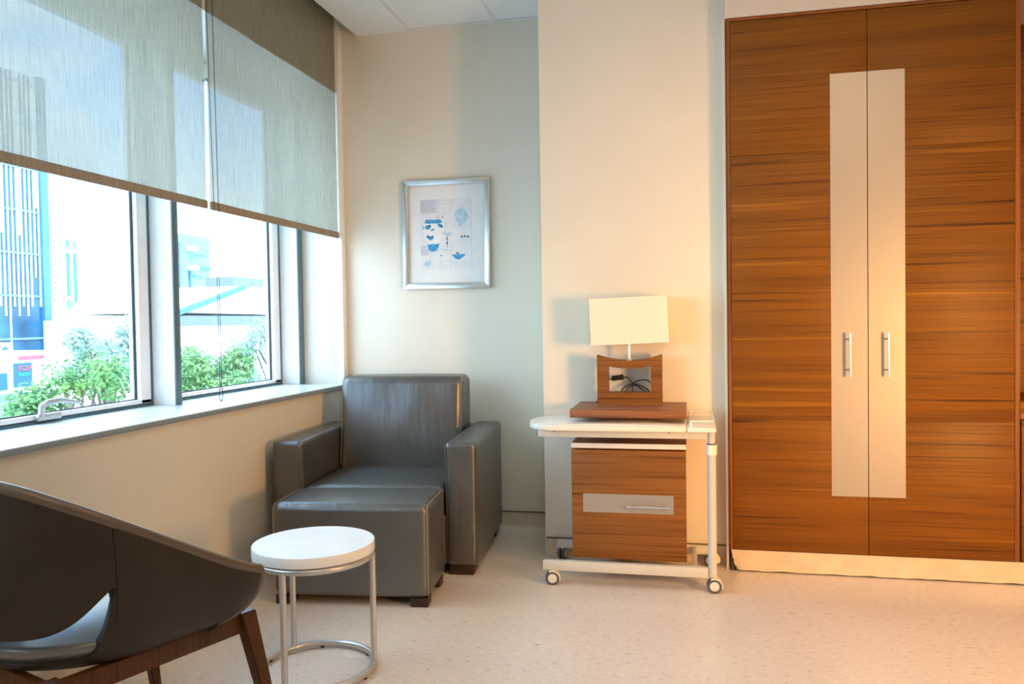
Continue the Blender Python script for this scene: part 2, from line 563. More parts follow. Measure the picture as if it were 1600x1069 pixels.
skirting('baseboard_alcove', -1.94, -.706, YA, 'vinyl skirting along the alcove wall')
skirting('baseboard_pillar', -.700, .150, YC, 'vinyl skirting behind the bedside unit')
m_ = MB().prism([(XW + a, b_) for a, b_ in [(0, 0), (.022, 0), (.012, .006), (.006, .02), (.004, .088), (0, .09)]], Y0, 4.295, 'xz')
tag(m_.obj('baseboard_left', 'vinyl_cove'), 'vinyl skirting under the window wall', 'baseboard', kind='structure')

# ------------------------------------------------------------------ windows
sl = MB().box(-2.40, -1.945, Y0 + .01, 4.294, .776, .8, .003)
o = sl.obj('window_sill', 'sill')
MB().box(-1.9455, -1.9435, Y0 + .01, 4.294, .777, .797, .0008).obj('edge_shade_strip', 'sill_edge_shade', o)
tag(o, 'long white window sill under both windows', 'window sill', kind='structure')
tag(MB().box(-2.45, XW - .001, .1, 4.295, 2.4605, 2.47).obj('trim_3', 'sill'), 'head lining of the window recess', 'trim', kind='structure')


def window(name, y0, y1, label, handle_y=None):
    w = struct(name, label, 'window')
    z0, z1 = .802, 2.459
    xi, xo = -2.335, -2.40
    # outer frame
    f = MB()
    for a in ((y0, y0 + .03, z0, z1), (y1 - .012, y1, z0, z1), (y0, y1, z0, z0 + .010), (y0, y1, z1 - .05, z1)):
        f.box(xo, xi - .02, a[0], a[1], a[2], a[3], .002)
    f.obj('window_frame', 'alu', w)
    # sash with its dark outer shadow line
    s = MB()
    for a in ((y0 + .03, y0 + .10, z0 + .012, z1 - .05), (y1 - .080, y1 - .014, z0 + .012, z1 - .05), (y0 + .03, y1 - .014, z0 + .012, z0 + .030), (y0 + .03, y1 - .014, z1 - .10, z1 - .05)):
        s.box(xo + .01, xi, a[0], a[1], a[2], a[3], .003)
    sash = s.obj('sash', 'alu', w)
    g = MB()
    for a in ((y0 + .1, y0 + .106), (y1 - .087, y1 - .080)):
        g.box(-2.3655, -2.357, a[0], a[1], z0 + .03, z1 - .10)
    g.box(-2.3655, -2.358, y0 + .1, y1 - .08, z0 + .03, z0 + .034)
    g.obj('gasket', 'gasket', w)
    g = MB().box(xi - .03, xi + .001, y1 - .0138, y1 - .0006, z0 - .0015, z1 - .05)
    g.box(xi - .03, xi + .001, y0 + .03, y1 - .0138, z0 - .0015, z0 + .0085)
    g.obj('edge_channel', 'alu_teal', w)
    MB().box(-2.372, -2.366, y0 + .10, y1 - .08, z0 + .03, z1 - .1).obj('glass_pane', 'glass', w)
    if handle_y:
        h = MB().box(xi, xi + .022, handle_y - .058, handle_y + .052, z0 + .008, z0 + .034, .005)
        h.tube([(xi + .012, handle_y - .035, z0 + .024), (xi + .014, handle_y - .035, z0 + .062), (xi + .024, handle_y - .020, z0 + .074), (xi + .030, handle_y + .03, z0 + .078), (xi + .034, handle_y + .09, z0 + .068), (xi + .034, handle_y + .125, z0 + .060)],
               [.012, .012, .012, .011, .009, .006], 10)
        h.obj('window_handle', 'silver', w)
    return w


window('window_1', 1.72, 3.140, 'left window with the lever handle, mostly behind the left blind', 2.53)
window('window_2', 3.178, 4.296, 'right window, nearest the room corner')
window('window_3', .10, 1.685, 'window beside the near chair, left of the left window')


def mullion(name, ya, yb, label):
    m1 = MB().box(-2.40, -2.225, ya, yb, .8, 2.46, .002).obj(name, 'alu')
    MB().box(-2.226, -2.218, ya - .0005, yb + .0005, .8, 2.46, .001).obj('room_face_shade', 'alu_grey_and_shade', m1)  # dark skin paints the backlit shade on the post's room face
    tag(m1, label, 'window post', kind='structure')


mullion('trim_4', 3.140, 3.178, 'deep white post between the two windows')
mullion('trim_5', 1.685, 1.72, 'deep white post left of the left window')
mullion('trim_6', 4.296, 4.349, 'deep white post at the room corner')


# ------------------------------------------------------------------ roller blinds
def blind(y0, y1, label, zb=1.636, hem='blind_hem'):
    b_ = thing('roller_blind', label, 'blind', (-1.963, (y0 + y1) / 2, 2.90), group='grey screen roller blinds')
    w = (y1 - y0) / 2
    g = []
    ny, nz = 60, 40
    for i in range(ny + 1):
        row = []
        y = -w + 2 * w * i / ny
        for j in range(nz + 1):
            z = (zb + .03 - 2.90) * j / nz
            e = .0025 * noise.noise(Vector((y * 2.2, z * 1.1, y0)))
            ed = .004 * noise.noise(Vector((z * 3, y0, 5))) if i in (0, ny) else 0
            row.append((e, y + ed, z))
        g.append(row)
    f = MB().grid(g).obj('fabric', 'blind', b_, recalc=False)
    h = MB().box(-.006, .006, -w, w, zb - 2.90, zb + .034 - 2.90, .003)
    h.obj('hem_bar', hem, b_)
    r_ = MB().cyl((-.03, -w - .008, .0), (-.03, w + .008, .0), .025, 20)
    r_.obj('roller_tube', 'alu_grey_and_shade', b_)
    return b_


bl = blind(1.735, 3.014, 'grey woven roller blind, the left one, with a brown hem')
br = blind(3.036, 4.292, 'grey woven roller blind, the right one, nearest the room corner')
# bead chain of the right blind: one long loop
def chain_pts():
    pts = []
    def seg(a, b, n):
        for i in range(n):
            t = i / n
            pts.append(tuple(a[k] + (b[k] - a[k]) * t for k in range(3)))
    x = -1.938
    st1 = [(x - .02, 3.000, 2.86), (x, 3.004, 2.50), (x, 3.025, 1.627), (x, 3.034, 1.40), (x, 3.036, .90)]
    st2 = [(x, 3.050, .90), (x, 3.050, 1.40), (x, 3.058, 1.628), (x, 3.047, 2.50), (x - .02, 3.045, 2.86)]
    for a, b in zip(st1, st1[1:]):
        seg(a, b, max(2, int((Vector(a) - Vector(b)).length / .0062)))
    for i in range(12):
        an = PI + PI * i / 12
        pts.append((x, 3.043 + .0125 * math.cos(an) * (1 if True else 1), .853 + .022 * math.sin(an)))
    seg((x, 3.0555, .853), (x, 3.050, .90), 8)
    for a, b in zip(st2, st2[1:]):
        seg(a, b, max(2, int((Vector(a) - Vector(b)).length / .0062)))
    seg((x, 3.036, .90), (x, 3.0305, .853), 8)
    return pts


cm = bmesh.new()
for p in chain_pts():
    bmesh.ops.create_icosphere(cm, subdivisions=1, radius=.0027, matrix=Matrix.Translation(Vector(p) - br.location))
mb = MB(); mb.bm.free(); mb.bm = cm
mb.obj('bead_chain', 'black', br, 60)
th = MB().tube([(0.006, .655, -.72), (.012, .648, -.735), (.010, .635, -.727), (.012, .62, -.745), (.008, .612, -.738)], .0015, 6)
th.obj('loose_thread', 'black', bl)

# ------------------------------------------------------------------ framed print
pf = thing('framed_print', 'silver framed print of blue and white vases on the alcove wall', 'picture', (-1.333, YA - .001, 1.642), rot=(0, R(.4), 0))
W2, H2 = .253, .305
f = MB()
fw = .030
for sx in (-1, 1):
    f.prism([(sx * W2, -H2), (sx * W2, H2), (sx * (W2 - fw), H2 - fw), (sx * (W2 - fw), -H2 + fw)], -.024, 0, 'xz', .002)
for sz in (-1, 1):
    f.prism([(-W2, sz * H2), (W2, sz * H2), (W2 - fw, sz * (H2 - fw)), (-W2 + fw, sz * (H2 - fw))], -.0235, 0, 'xz', .002)
f.obj('frame', 'frame_silver', pf)
MB().box(-W2 + fw - .002, W2 - fw + .002, -.010, -.004, -H2 + fw - .002, H2 - fw + .002).obj('mat_board', 'paper', pf)
PX0, PX1, PZ0, PZ1 = -.152, .147, -.198, .198


def pxy(zx, zy):   # print coordinates: x 0..405, y 0..554
    return (PX0 + zx / 405 * (PX1 - PX0), PZ1 - zy / 554 * (PZ1 - PZ0))


pr = MB().box(PX0, PX1, -.0112, -.0100, PZ0, PZ1).obj('art_print', 'mat_print', pf)


def ink(name, polys, mat, dep):
    m_ = MB()
    for p in polys:
        m_.prism([pxy(a, b) for a, b in p], -.0112 - dep, -.0112, 'xz')
    m_.obj(name, mat, pr, 0)


def ell(cx, cy, rx, ry, n=20, a0=0, a1=2 * PI):
    return [(cx + rx * math.cos(a0 + (a1 - a0) * i / n), cy + ry * math.sin(a0 + (a1 - a0) * i / n)) for i in range(n)]


def rect(x0, y0, x1, y1):
    return [(x0, y0), (x1, y0), (x1, y1), (x0, y1)]


ink('grey_block', [rect(2, 8, 125, 110)], 'grey_ink', .0001)
ink('grey_block', [rect(2, 370, 68, 440)], 'grey_ink', .0001)
ink('rule_lines', [rect(2, 368, 240, 371), rect(238, 330, 241, 550), rect(150, 5, 153, 150), rect(170, 10, 250, 12), rect(170, 40, 240, 42), rect(170, 75, 240, 77), rect(165, 110, 250, 112), rect(240, 154, 400, 156), rect(240, 225, 400, 227), rect(242, 340, 270, 343), rect(242, 360, 275, 363), rect(242, 380, 268, 383), rect(242, 400, 272, 403), rect(262, 500, 300, 502), rect(340, 500, 362, 502)], 'grey_ink', .00013)
ink('margin_marks', [ell(138, 12 + 22 * i, 7, 6, 8) for i in range(7)], 'pale_blue', .0002)
vase = [(48, 160), (40, 172), (28, 195), (22, 230), (26, 270), (38, 320), (52, 370), (66, 402), (92, 414), (126, 408), (142, 380), (156, 330), (172, 280), (184, 235), (184, 205), (172, 175), (158, 160)]
ink('white_vase_body', [vase], 'white_ink', .0002)
ink('blue_vase_pattern', [[(46, 160), (32, 188), (60, 195), (110, 192), (150, 196), (176, 186), (158, 160), (110, 164)], [(54, 352), (66, 402), (92, 414), (126, 408), (142, 384), (150, 348), (124, 356), (96, 352), (74, 358)]] +
    [ell(x, y, rx, ry, 9) for x, y, rx, ry in ((58, 222, 22, 18), (76, 212, 12, 10), (160, 212, 16, 14), (146, 204, 10, 8), (172, 220, 9, 10), (60, 296, 14, 14), (82, 308, 20, 16), (96, 296, 10, 10), (94, 244, 12, 8), (26, 225, 5, 14), (104, 236, 8, 5))], 'blue', .0003)
ink('pale_jar', [[(272, 130), (280, 105), (300, 88), (330, 84), (358, 92), (376, 115), (378, 145), (366, 175), (345, 200), (318, 220), (300, 210), (284, 180)], rect(328, 60, 334, 86), ell(330, 62, 10, 4, 8)], 'pale_blue', .0002)
ink('stemmed_dish', [[(160, 262), (185, 275), (205, 290), (220, 292), (238, 286), (258, 262), (210, 270)], rect(208, 288, 217, 398), ell(212, 318, 11, 6, 10), ell(212, 350, 13, 8, 10), rect(160, 400, 245, 404), rect(178, 370, 182, 402)], 'pale_blue', .00024)
ink('blue_bowl', [[(246, 438), (356, 438), (344, 454), (318, 474), (300, 480), (280, 474), (258, 456)]], 'blue', .0002)
ink('pale_flower', [ell(50, 510, 26, 22, 12), ell(72, 490, 10, 12, 10)], 'pale_blue', .0002)
for e_ in (ell(328, 302, 8, 10, 7), ell(352, 300, 8, 8, 7), ell(376, 303, 10, 8, 7), ell(290, 428, 7, 8, 7), ell(300, 434, 8, 4, 7), ell(178, 142, 4, 8, 7), ell(165, 446, 6, 5, 7)):
    ink('black_mark', [e_], 'ink', .0002)

# ------------------------------------------------------------------ wardrobe
YF = 3.76
wd = thing('wardrobe', 'tall dark wood built-in wardrobe with two doors and metal strips', 'wardrobe', (.755, YF, 0))
ox = -.755


def wbox(m_, x0, x1, y0, y1, z0, z1, bev=0):
    return m_.box(x0 + ox, x1 + ox, y0 - YF, y1 - YF, z0, z1, bev)


cs = MB()
wbox(cs, .164, .178, YF, 4.30, .097, 2.482)
wbox(cs, 1.3285, 1.347, YF, 4.30, .097, 2.482)
wbox(cs, .178, 1.3285, YF, 4.30, 2.470, 2.482)
cs.obj('carcass_frame', 'wood_frame', wd)
bk = MB(); wbox(bk, .178, 1.3285, YF + .022, 4.30, .10, 2.469); bk.obj('carcass_body', 'dark_gap', wd)


def door(x0, x1, px0, px1, hx, name='door'):
    d = MB()
    zs = [(.098, .6885), (.6915, 1.8685), (1.8715, 2.466)]
    for a, b in zs:
        wbox(d, x0, x1, YF, YF + .018, a, b, .0008)
    wbox(d, x0, x1, YF + .004, YF + .020, .1, 2.464)
    dd = d.obj(name, 'wood', wd)
    p = MB(); wbox(p, px0, px1, YF - .0015, YF + .002, .354, 2.203)
    p.obj('metal_panel', 'laminate_metal', dd)
    h = MB()
    hy = YF - .034
    h.cyl((hx + ox, hy - YF, .884), (hx + ox, hy - YF, 1.074), .0055, 16)
    for z in (.912, 1.046):
        h.cyl((hx + ox, hy - YF, z), (hx + ox, 0, z), .004, 12)
    h.obj('handle', 'metal', dd)
    return dd


door(.1795, .7505, .600, .7500, .674)
door(.7530, 1.3270, .7535, .902, .829)
tag(wd, None)
# kick board: wrinkled vinyl with a ragged left corner and a dark open joint at the floor
kb = MB()
xs = [.192 + i * .02 for i in range(90)]
g = []
for x_ in xs:
    if x_ > 2.4: break
    e = .0025 * noise.noise(Vector((x_ * 9, 0, 0)))
    crease = .010 * math.exp(-((x_ - .335 - .16) / .008) ** 2)
    row = []
    for j in range(9):
        z = .010 + .085 * j / 8
        lo = .006 + .004 * noise.noise(Vector((x_ * 14, 3, 1)))
        z = lo + (.095 - lo) * j / 8
        row.append((x_, 3.754 + e * (1 - j / 8) - crease * (1 - abs(j - 4) / 5) - .004 * (1 - j / 8) ** 2, z))
    g.append(row)
# ragged start
rag = [.176, .182, .176, .180, .174, .172, .172, .170, .170]
rag = [.205, .190, .183, .178, .180, .173, .173, .170, .168]
g.insert(0, [(rag[j], 3.755, .006 + .089 * j / 8) for j in range(9)])
kb.grid(g)
kbo = kb.obj('baseboard_right', 'vinyl_kick', recalc=False)
MB().box(.168, 2.39, 3.752, 3.760, .093, .0965).obj('top_lip', 'vinyl_kick', kbo)
MB().box(.166, 2.39, 3.762, 3.80, 0, .096).obj('plinth_board', 'dark_gap', kbo)
tag(kbo, 'wrinkled beige vinyl kick board under the wardrobe', 'baseboard', kind='structure')

# neighbouring unit at the right edge
sc_ = thing('side_cabinet', 'dark wood counter cabinet right of the wardrobe, cut by the frame edge', 'cabinet', (1.85, YF, 0))
sx_ = -1.85


def sbox(m_, x0, x1, y0, y1, z0, z1, bev=0):
    return m_.box(x0 + sx_, x1 + sx_, y0 - YF, y1 - YF, z0, z1, bev)


q = MB(); sbox(q, 1.349, 2.38, YF + .022, 4.30, .1, .70); q.obj('body', 'dark_gap', sc_)
q = MB(); sbox(q, 1.353, 1.866, YF, YF + .02, .1, .698, .001)
sbox(q, 1.870, 2.38, YF, YF + .02, .1, .698, .001); q.obj('door', 'wood', sc_)
q = MB(); sbox(q, 1.349, 2.38, YF, 4.30, .702, .728, .001); q.obj('drawer_rail', 'wood_slab', sc_)
q = MB(); sbox(q, 1.349, 2.38, YF + .004, 4.30, .728, .776, .001); q.obj('countertop', 'wood', sc_)
q = MB(); sbox(q, 1.349, 2.38, 4.20, 4.30, .776, 2.482); q.obj('back_panel', 'wood_mid', sc_)
q = MB(); sbox(q, 1.3475, 1.352, YF + .02, 4.2, .776, 2.482); sbox(q, 2.376, 2.39, YF, 4.30, .1, 2.482); q.obj('side_panel', 'wood_frame', sc_)
tag(MB().box(2.39, XR, 3.762, YA + .1, 0, 2.486).obj('wall_back', 'wall'), 'plain wall right of the cabinets', 'wall', kind='structure')

# ------------------------------------------------------------------ bedside unit: shelf and hanging cabinet
sh = MB().box(-.250, .250, -.352, 0, -.018, .018, .0012)
sho = sh.obj('wall_shelf', 'wood_slab')
sho.location = (-.274, YC, .738)
tag(sho, 'walnut shelf slab on the wall under the table lamp', 'shelf')

bc = thing('bedside_cabinet', 'walnut hanging cabinet behind the overbed table, with a metal strip', 'cabinet', (-.2735, YC, 0))
q = MB().box(-.244, .244, -.330, 0, .106, .575, .001); q.obj('body', 'wood_frame', bc)
dr = MB().box(-.2465, .2465, -.351, -.331, .104, .580, .001).obj('drawer_front', 'wood_mid', bc)
MB().box(-.197, .193, -.3525, -.350, .307, .388).obj('metal_plate', 'laminate_metal', dr)
q = MB().cyl((-.003, -.380, .3395), (.178, -.380, .3395), .0055, 14)
for x_ in (.022, .153):
    q.cyl((x_, -.380, .3395), (x_, -.351, .3395), .004, 10)
q.obj('handle', 'metal', dr)
q = MB().box(-.2475, .2475, -.352, -.340, .588, .609, .001); q.obj('top_edge', 'white_lam', bc)
q = MB().box(-.2475, .2475, -.340, 0, .583, .604)
q.box(-.2475, -.235, -.340, 0, .604, .609); q.box(.235, .2475, -.340, 0, .604, .609)
q.obj('top_panel', 'wood_frame', bc)

# ------------------------------------------------------------------ table lamp
tl = thing('table_lamp', 'table lamp with a cream box shade and hollow walnut base', 'lamp', (-.279, 3.745, .7565), R(3))
bw, th_ = .148, .037


def topz(x_): return .203 + .026 * (x_ / bw) ** 2
def holez(x_): return .166 + .012 * (x_ / .095) ** 2


b_ = MB()
hx = .0955
N = 12
xsL = [-bw + (bw - hx) * i / 4 for i in range(5)]
b_.prism([(-bw, 0), (-hx, 0)] + [(x_, topz(x_)) for x_ in reversed(xsL)], -th_, th_, 'xz')
b_.prism([(bw, 0), (hx, 0)] + [(-x_, topz(x_)) for x_ in reversed(xsL)], -th_, th_, 'xz')
xm = [-hx + 2 * hx * i / N for i in range(N + 1)]
b_.prism([(-hx, 0), (hx, 0), (hx, .056), (-hx, .056)], -th_, th_, 'xz')
b_.prism([(x_, holez(x_)) for x_ in xm] + [(x_, topz(x_)) for x_ in reversed(xm)], -th_, th_, 'xz')
b_.obj('lamp_base', 'wood_mid', tl, 20)
b_ = MB().lathe([(0, .203), (.014, .203), (.014, .207), (.0065, .209), (.0065, .285), (.0, .286)], seg=20)
b_.cyl((0, 0, .285), (.008, 0, .44), .004, 8)
b_.obj('stem', 'metal', tl)
sh_ = MB()
s_w, s_d, s_z0, s_z1 = .175, .072, 0, .212
tk = .002
for a in ((-s_w, s_w, -s_d, -s_d + tk), (-s_w, s_w, s_d - tk, s_d), (-s_w, -s_w + tk, -s_d + tk, s_d - tk), (s_w - tk, s_w, -s_d + tk, s_d - tk)):
    sh_.box(a[0], a[1], a[2], a[3], s_z0, s_z1)
so = sh_.obj('lamp_shade', 'shade', tl)
so.location = (.002, 0, .280); so.rotation_euler = (0, R(-1.9), R(1))
ci = MB()
ci.box(-s_w + tk, s_w - tk, -.002, .002, .196, .2)
ci.box(-.002, .002, -s_d + tk, s_d - tk, .196, .2)
ci.obj('shade_bracket', 'metal', so)
# power cord lying on the shelf behind the base, with its inline switch
cd = MB()


def bez(pts, n=10):
    out = []
    P = [Vector(p) for p in pts]
    P = [P[0] * 2 - P[1]] + P + [P[-1] * 2 - P[-2]]
    for i in range(1, len(P) - 2):
        for k in range(n):
            t = k / n
            a, b, c, d = P[i - 1], P[i], P[i + 1], P[i + 2]
            out.append(.5 * ((2 * b) + (c - a) * t + (2 * a - 5 * b + 4 * c - d) * t * t + (3 * b - a - 3 * c + d) * t ** 3))
    out.append(P[-2])
    return out


cd.tube(bez([(-.16, .02 + .02, .004), (-.13, .056, .03), (-.11, .056, .100), (-.085, .060, .112)]), .0028, 8)
cd.tube(bez([(-.030, .060, .120), (-.012, .062, .118), (.004, .064, .100), (.012, .060, .085), (.010, .056, .050), (.006, .05, .003)]), .0028, 8)
cd.tube(bez([(.008, .064, .086), (.030, .066, .100), (.060, .070, .106), (.090, .070, .098), (.105, .060, .06), (.09, .05, .02), (.060, .05, .003)]), .0028, 8)
cd.tube(bez([(-.055, .05, .003), (-.040, .056, .058), (-.015, .060, .080), (.015, .062, .088), (.050, .064, .078), (.085, .066, .056), (.10, .05, .03), (.11, .04, .003)]), .0028, 8)
cd.tube(bez([(-.030, .048, .003), (-.020, .05, .056), (-.005, .053, .074), (.020, .055, .082), (.045, .05, .070), (.07, .05, .05), (.08, .05, .003)]), .0028, 8)
cdo = cd.obj('power_cord', 'black', tl)
MB().rbox(-.029, .029, -.009, .009, -.012, .012, .005, 3, 2, mat=Matrix.Translation((-.058, .060, .1175)) @ Matrix.Rotation(R(-8), 4, 'Y')).obj('cord_switch', 'black', cdo)

# ------------------------------------------------------------------ overbed table
ob = thing('overbed_table', 'white wheeled overbed table parked around the bedside cabinet', 'table', (-.28, 3.6, 0))
dx, dy = .28, -3.6


def P(x_, y_, z_): return (x_ + dx, y_ + dy, z_)


def obox(m_, x0, x1, y0, y1, z0, z1, bev=0):
    return m_.box(x0 + dx, x1 + dx, y0 + dy, y1 + dy, z0, z1, bev)


# main leaf outline with its rounded left end
yl, yh = 3.392, 3.775
outl = [(-.024, yl), (-.60, yl)]
outl += [(-.60 + .115 * math.cos(a), (yl + yh) / 2 + (yh - yl) / 2 * math.sin(a)) for a in [R(-90 - 12 * i) for i in range(1, 15)]]
outl += [(-.60, yh), (-.024, yh)]
lf = MB().prism([(a + dx, b + dy) for a, b in outl], .6765, .698, 'xy', .005)
leaf = lf.obj('tabletop', 'cream', ob)
# raised front lip of the long shallow recess
lp = MB()
N = 24
top_ = [(-.56 + .49 * i / N, .698 + .0045 * math.sin(PI * i / N) ** .6) for i in range(N + 1)]
lp.prism([(a + dx, b) for a, b in [(-.56, .697)] + top_[1:-1] + [(-.07, .697)]], 3.425 + dy, 3.433 + dy, 'xz')
lp.obj('front_lip', 'cream', leaf)
s2 = MB(); obox(s2, -.021, .097, yl, yh + .03, .6765, .697, .006); s2.obj('fixed_top', 'cream', ob)
rl = MB()
rl.cyl(P(-.004, 3.43, .697), P(-.004, 3.43, .722), .006, 12)
rl.tube(bez([P(-.004, 3.43, .719), P(.060, 3.43, .719), P(.082, 3.435, .719), P(.088, 3.46, .719), P(.088, 3.74, .719), P(.084, 3.778, .719), P(.07, 3.785, .719), P(-.01, 3.785, .719)], 6), .004, 8)
for p in ((.088, 3.60), (-.006, 3.785)):
    rl.cyl(P(p[0], p[1], .696), P(p[0], p[1], .719), .0035, 8)
rl.obj('guard_rail', 'cream', ob)
bm_ = MB(); obox(bm_, -.655, .060, 3.425, 3.465, .645, .676, .002)
bm_.obj('support_beam', 'offwhite_metal', ob)
q = MB(); obox(q, -.6575, -.655, 3.427, 3.463, .647, .674); q.obj('beam_end_cap', 'grey_plastic', ob)
for x_ in (-.582, -.095): MB().cyl(P(x_, 3.4235, .6725), P(x_, 3.4275, .6725), .004, 10).obj('bolt', 'black', ob)
cl = MB(); cl.cyl(P(.078, 3.44, .068), P(.078, 3.44, .585), .0180, 24); cl.obj('lower_column', 'offwhite_metal', ob)
cl = MB(); cl.cyl(P(.078, 3.44, .585), P(.078, 3.44, .678), .0150, 24); cl.obj('upper_column', 'offwhite_metal', ob)
cl = MB(); cl.cyl(P(.078, 3.44, .580), P(.078, 3.44, .622), .0225, 24); co_ = cl.obj('collar', 'cream', ob)
MB().cyl(P(.078, 3.44, .6218), P(.078, 3.44, .626), .0175, 24).obj('collar_ring', 'black', co_)
q = MB(); obox(q, -.640, .060, 3.420, 3.450, .064, .106, .003); q.obj('front_base_bar', 'offwhite_metal', ob)
q = MB(); obox(q, -.640, .090, 3.795, 3.825, .056, .094, .003); q.obj('rear_base_bar', 'offwhite_metal', ob)
q = MB(); obox(q, -.006, .016, 3.449, 3.796, .068, .092, .002); q.obj('cross_bar', 'offwhite_metal', ob)


def caster(x_, y_, rz, cb=True):
    o_ = bpy.data.objects.new('caster', None); COL.objects.link(o_); o_.parent = ob
    o_.location = P(x_, y_, 0); o_.rotation_euler = (0, 0, rz)
    r_ = .030
    w = MB()
    for s in (-1, 1):
        w.lathe([(0, .004), (r_ - .004, .004), (r_, .007), (r_, .015), (r_ - .004, .018), (.019, .018)], (0, 0, r_), 28, Matrix.Rotation(s * PI / 2, 4, 'X'))
    w.obj('wheel', 'grey_plastic', o_)
    for s in (-1, 1):
        w = MB()
        w.lathe([(.0195, .012), (.0195, .0185), (.016, .0195), (0, .0195)], (0, 0, r_), 24, Matrix.Rotation(s * PI / 2, 4, 'X'))
        w.obj('hub', 'pale_plastic', o_)
    h = MB()
    prof = [(r_ * 1.10 * math.cos(a), r_ + r_ * 1.10 * math.sin(a)) for a in [R(-15 + i * 12) for i in range(12)]]
    inner = [(r_ * .55 * math.cos(a), r_ + r_ * .55 * math.sin(a)) for a in [R(-15 + i * 12) for i in range(12)]]
    h.prism(prof + list(reversed(inner)), -.0035, .0035, 'xz')
    for s in (-1, 1):
        h.prism([(a * 1.0, b) for a, b in prof] + list(reversed([(a * 1.82, r_ + (b - r_) * 1.80) for a, b in inner])), s * .0195 - .002, s * .0195 + .002, 'xz')
    h.prism([(r_ * 1.14 * math.cos(a), r_ + r_ * 1.14 * math.sin(a)) for a in [R(-15 + i * 12) for i in range(12)]] + [(r_ * 1.02 * math.cos(a), r_ + r_ * 1.02 * math.sin(a)) for a in [R(117 - i * 12) for i in range(12)]], -.020, .020, 'xz')
    h.cyl((.0, 0, r_ * 1.8), (.0, 0, .070), .008, 12)
    h.obj('hood', 'cream', o_)


caster(-.600, 3.433, R(8)); caster(.084, 3.440, R(4)); caster(-.615, 3.81, R(80)); caster(.082, 3.80, R(-30))


# ------------------------------------------------------------------ leather armchair
AO = Vector((-.967, 3.48, 0)); AR = R(5)


def place(anchor, rz, cx, cy):
    """world position of local point (cx,cy) in a frame at anchor turned by rz"""
    return (anchor[0] + cx * math.cos(rz) - cy * math.sin(rz), anchor[1] + cx * math.sin(rz) + cy * math.cos(rz), 0)


ac = thing('armchair', 'large grey leather armchair in the window corner, behind the ottoman', 'armchair', place(AO, AR, -.4625, .395), AR)
ux, uy = .4625, -.395      # local offset
def lb(x0, x1, y0, y1): return (x0 + ux, x1 + ux, y0 + uy, y1 + uy)


def arm(x0, x1, sign):
    a = MB()
    X0, X1, Y_0, Y_1 = lb(x0, x1, 0, .79)
    a.rbox(X0, X1, Y_0, Y_1, .042, .605, .024, 5, 6, (.002, 0, .006))
    ao = a.obj('arm', 'leather', ac, 50)
    s = MB()
    for xx in (X0 + .006, X1 - .006):
        pts = [(xx, Y_0 + .002, .06), (xx, Y_0 + .0015, .57)]
        s.tube([(xx, Y_0 + .0035, .06), (xx, Y_0 + .0035, .575), (xx, Y_0 + .010, .594), (xx, Y_0 + .024, .600)], .0022, 6)
    s.tube([(X0 + .006, Y_0 + .004, .560), (X1 - .006, Y_0 + .004, .560)], .0012, 6)
    s.obj('seam', 'leather', ao)
    return ao


arm(-.945, -.800, -1)
arm(-.128, .018, 1)
X0, X1, Y_0, Y_1 = lb(-.805, -.123, .012, .745)
MB().rbox(X0, X1, Y_0, Y_1, .042, .275, .02, 3, 4).obj('seat_base', 'leather', ac, 50)
X0, X1, Y_0, Y_1 = lb(-.797, -.133, .0, .58)
seat_o = MB().rbox(X0, X1, Y_0, Y_1, .272, .402, .032, 5, 8, (.0, .004, .010)).obj('seat_cushion', 'leather', ac, 50)
X0, X1, Y_0, Y_1 = lb(-.798, -.140, .47, .745)


def lean(p):
    t = max(0, (p.z - .38) / .5)
    p = p.copy()
    fr = 1 if p.y < .22 else .25
    p.y += t * .065 * fr
    p.y += .004 * noise.noise(Vector((p.x * 9, p.z * 5, 1.3))) * fr
    return p


bko = MB().rbox(X0, X1, Y_0, Y_1, .36, .868, .042, 6, 14, (0, .016, .006), fn=lean).obj('backrest', 'leather', ac, 60)
for xx in (X1 - .012, X0 + .012):
    s = MB()
    pts = [lean(Vector((xx, Y_0 + .006, z))) for z in [.42 + .4 * i / 10 for i in range(11)]]
    pts += [lean(Vector((xx, Y_0 + .012, .85))), lean(Vector((xx, Y_0 + .035, .864))), lean(Vector((xx, Y_0 + .2, .8665)))]
    s.tube(pts, .0016, 6)
    s.obj('stitching', 'stitch', bko)
X0, X1, Y_0, Y_1 = lb(-.930, .003, .70, .785)
MB().rbox(X0, X1, Y_0, Y_1, .042, .595, .02, 3, 4).obj('back_frame', 'leather', ac, 50)
for (xa, ya) in ((-.925, .012), (-.115, .012), (-.925, .66), (-.115, .66)):
    X0, X1, Y_0, Y_1 = lb(xa, xa + .112, ya, ya + .11)
    MB().box(X0, X1, Y_0, Y_1, 0, .043, .003).obj('leg', 'dark_wood_foot', ac)

# ------------------------------------------------------------------ ottoman
OA = Vector((-1.034, 3.050, 0)); OR_ = R(6)
ot = thing('ottoman', 'grey leather ottoman in front of the armchair', 'ottoman', place(OA, OR_, -.3275, .165), OR_)
X0, X1, Y_0, Y_1 = -.3275, .3275, -.165, .175
body = MB().rbox(X0, X1, Y_0, Y_1, .036, .418, .034, 6, 8, (.004, .004, .006)).obj('cushion_body', 'leather', ot, 50)
for xx in (X1 - .006, X0 + .006):
    s = MB()
    y_f, y_b, z1 = Y_0 + .007, Y_1 - .007, .411
    pts = [(xx, y_f - .002, .05), (xx, y_f - .003, .2), (xx, y_f - .002, .385), (xx, y_f + .006, .402), (xx, y_f + .025, z1 + .001), (xx, 0, z1 + .003), (xx, y_b - .02, z1), (xx, y_b, .39)]
    s.tube(bez(pts, 5), .0019, 6)
    s.obj('stitching', 'stitch', body)
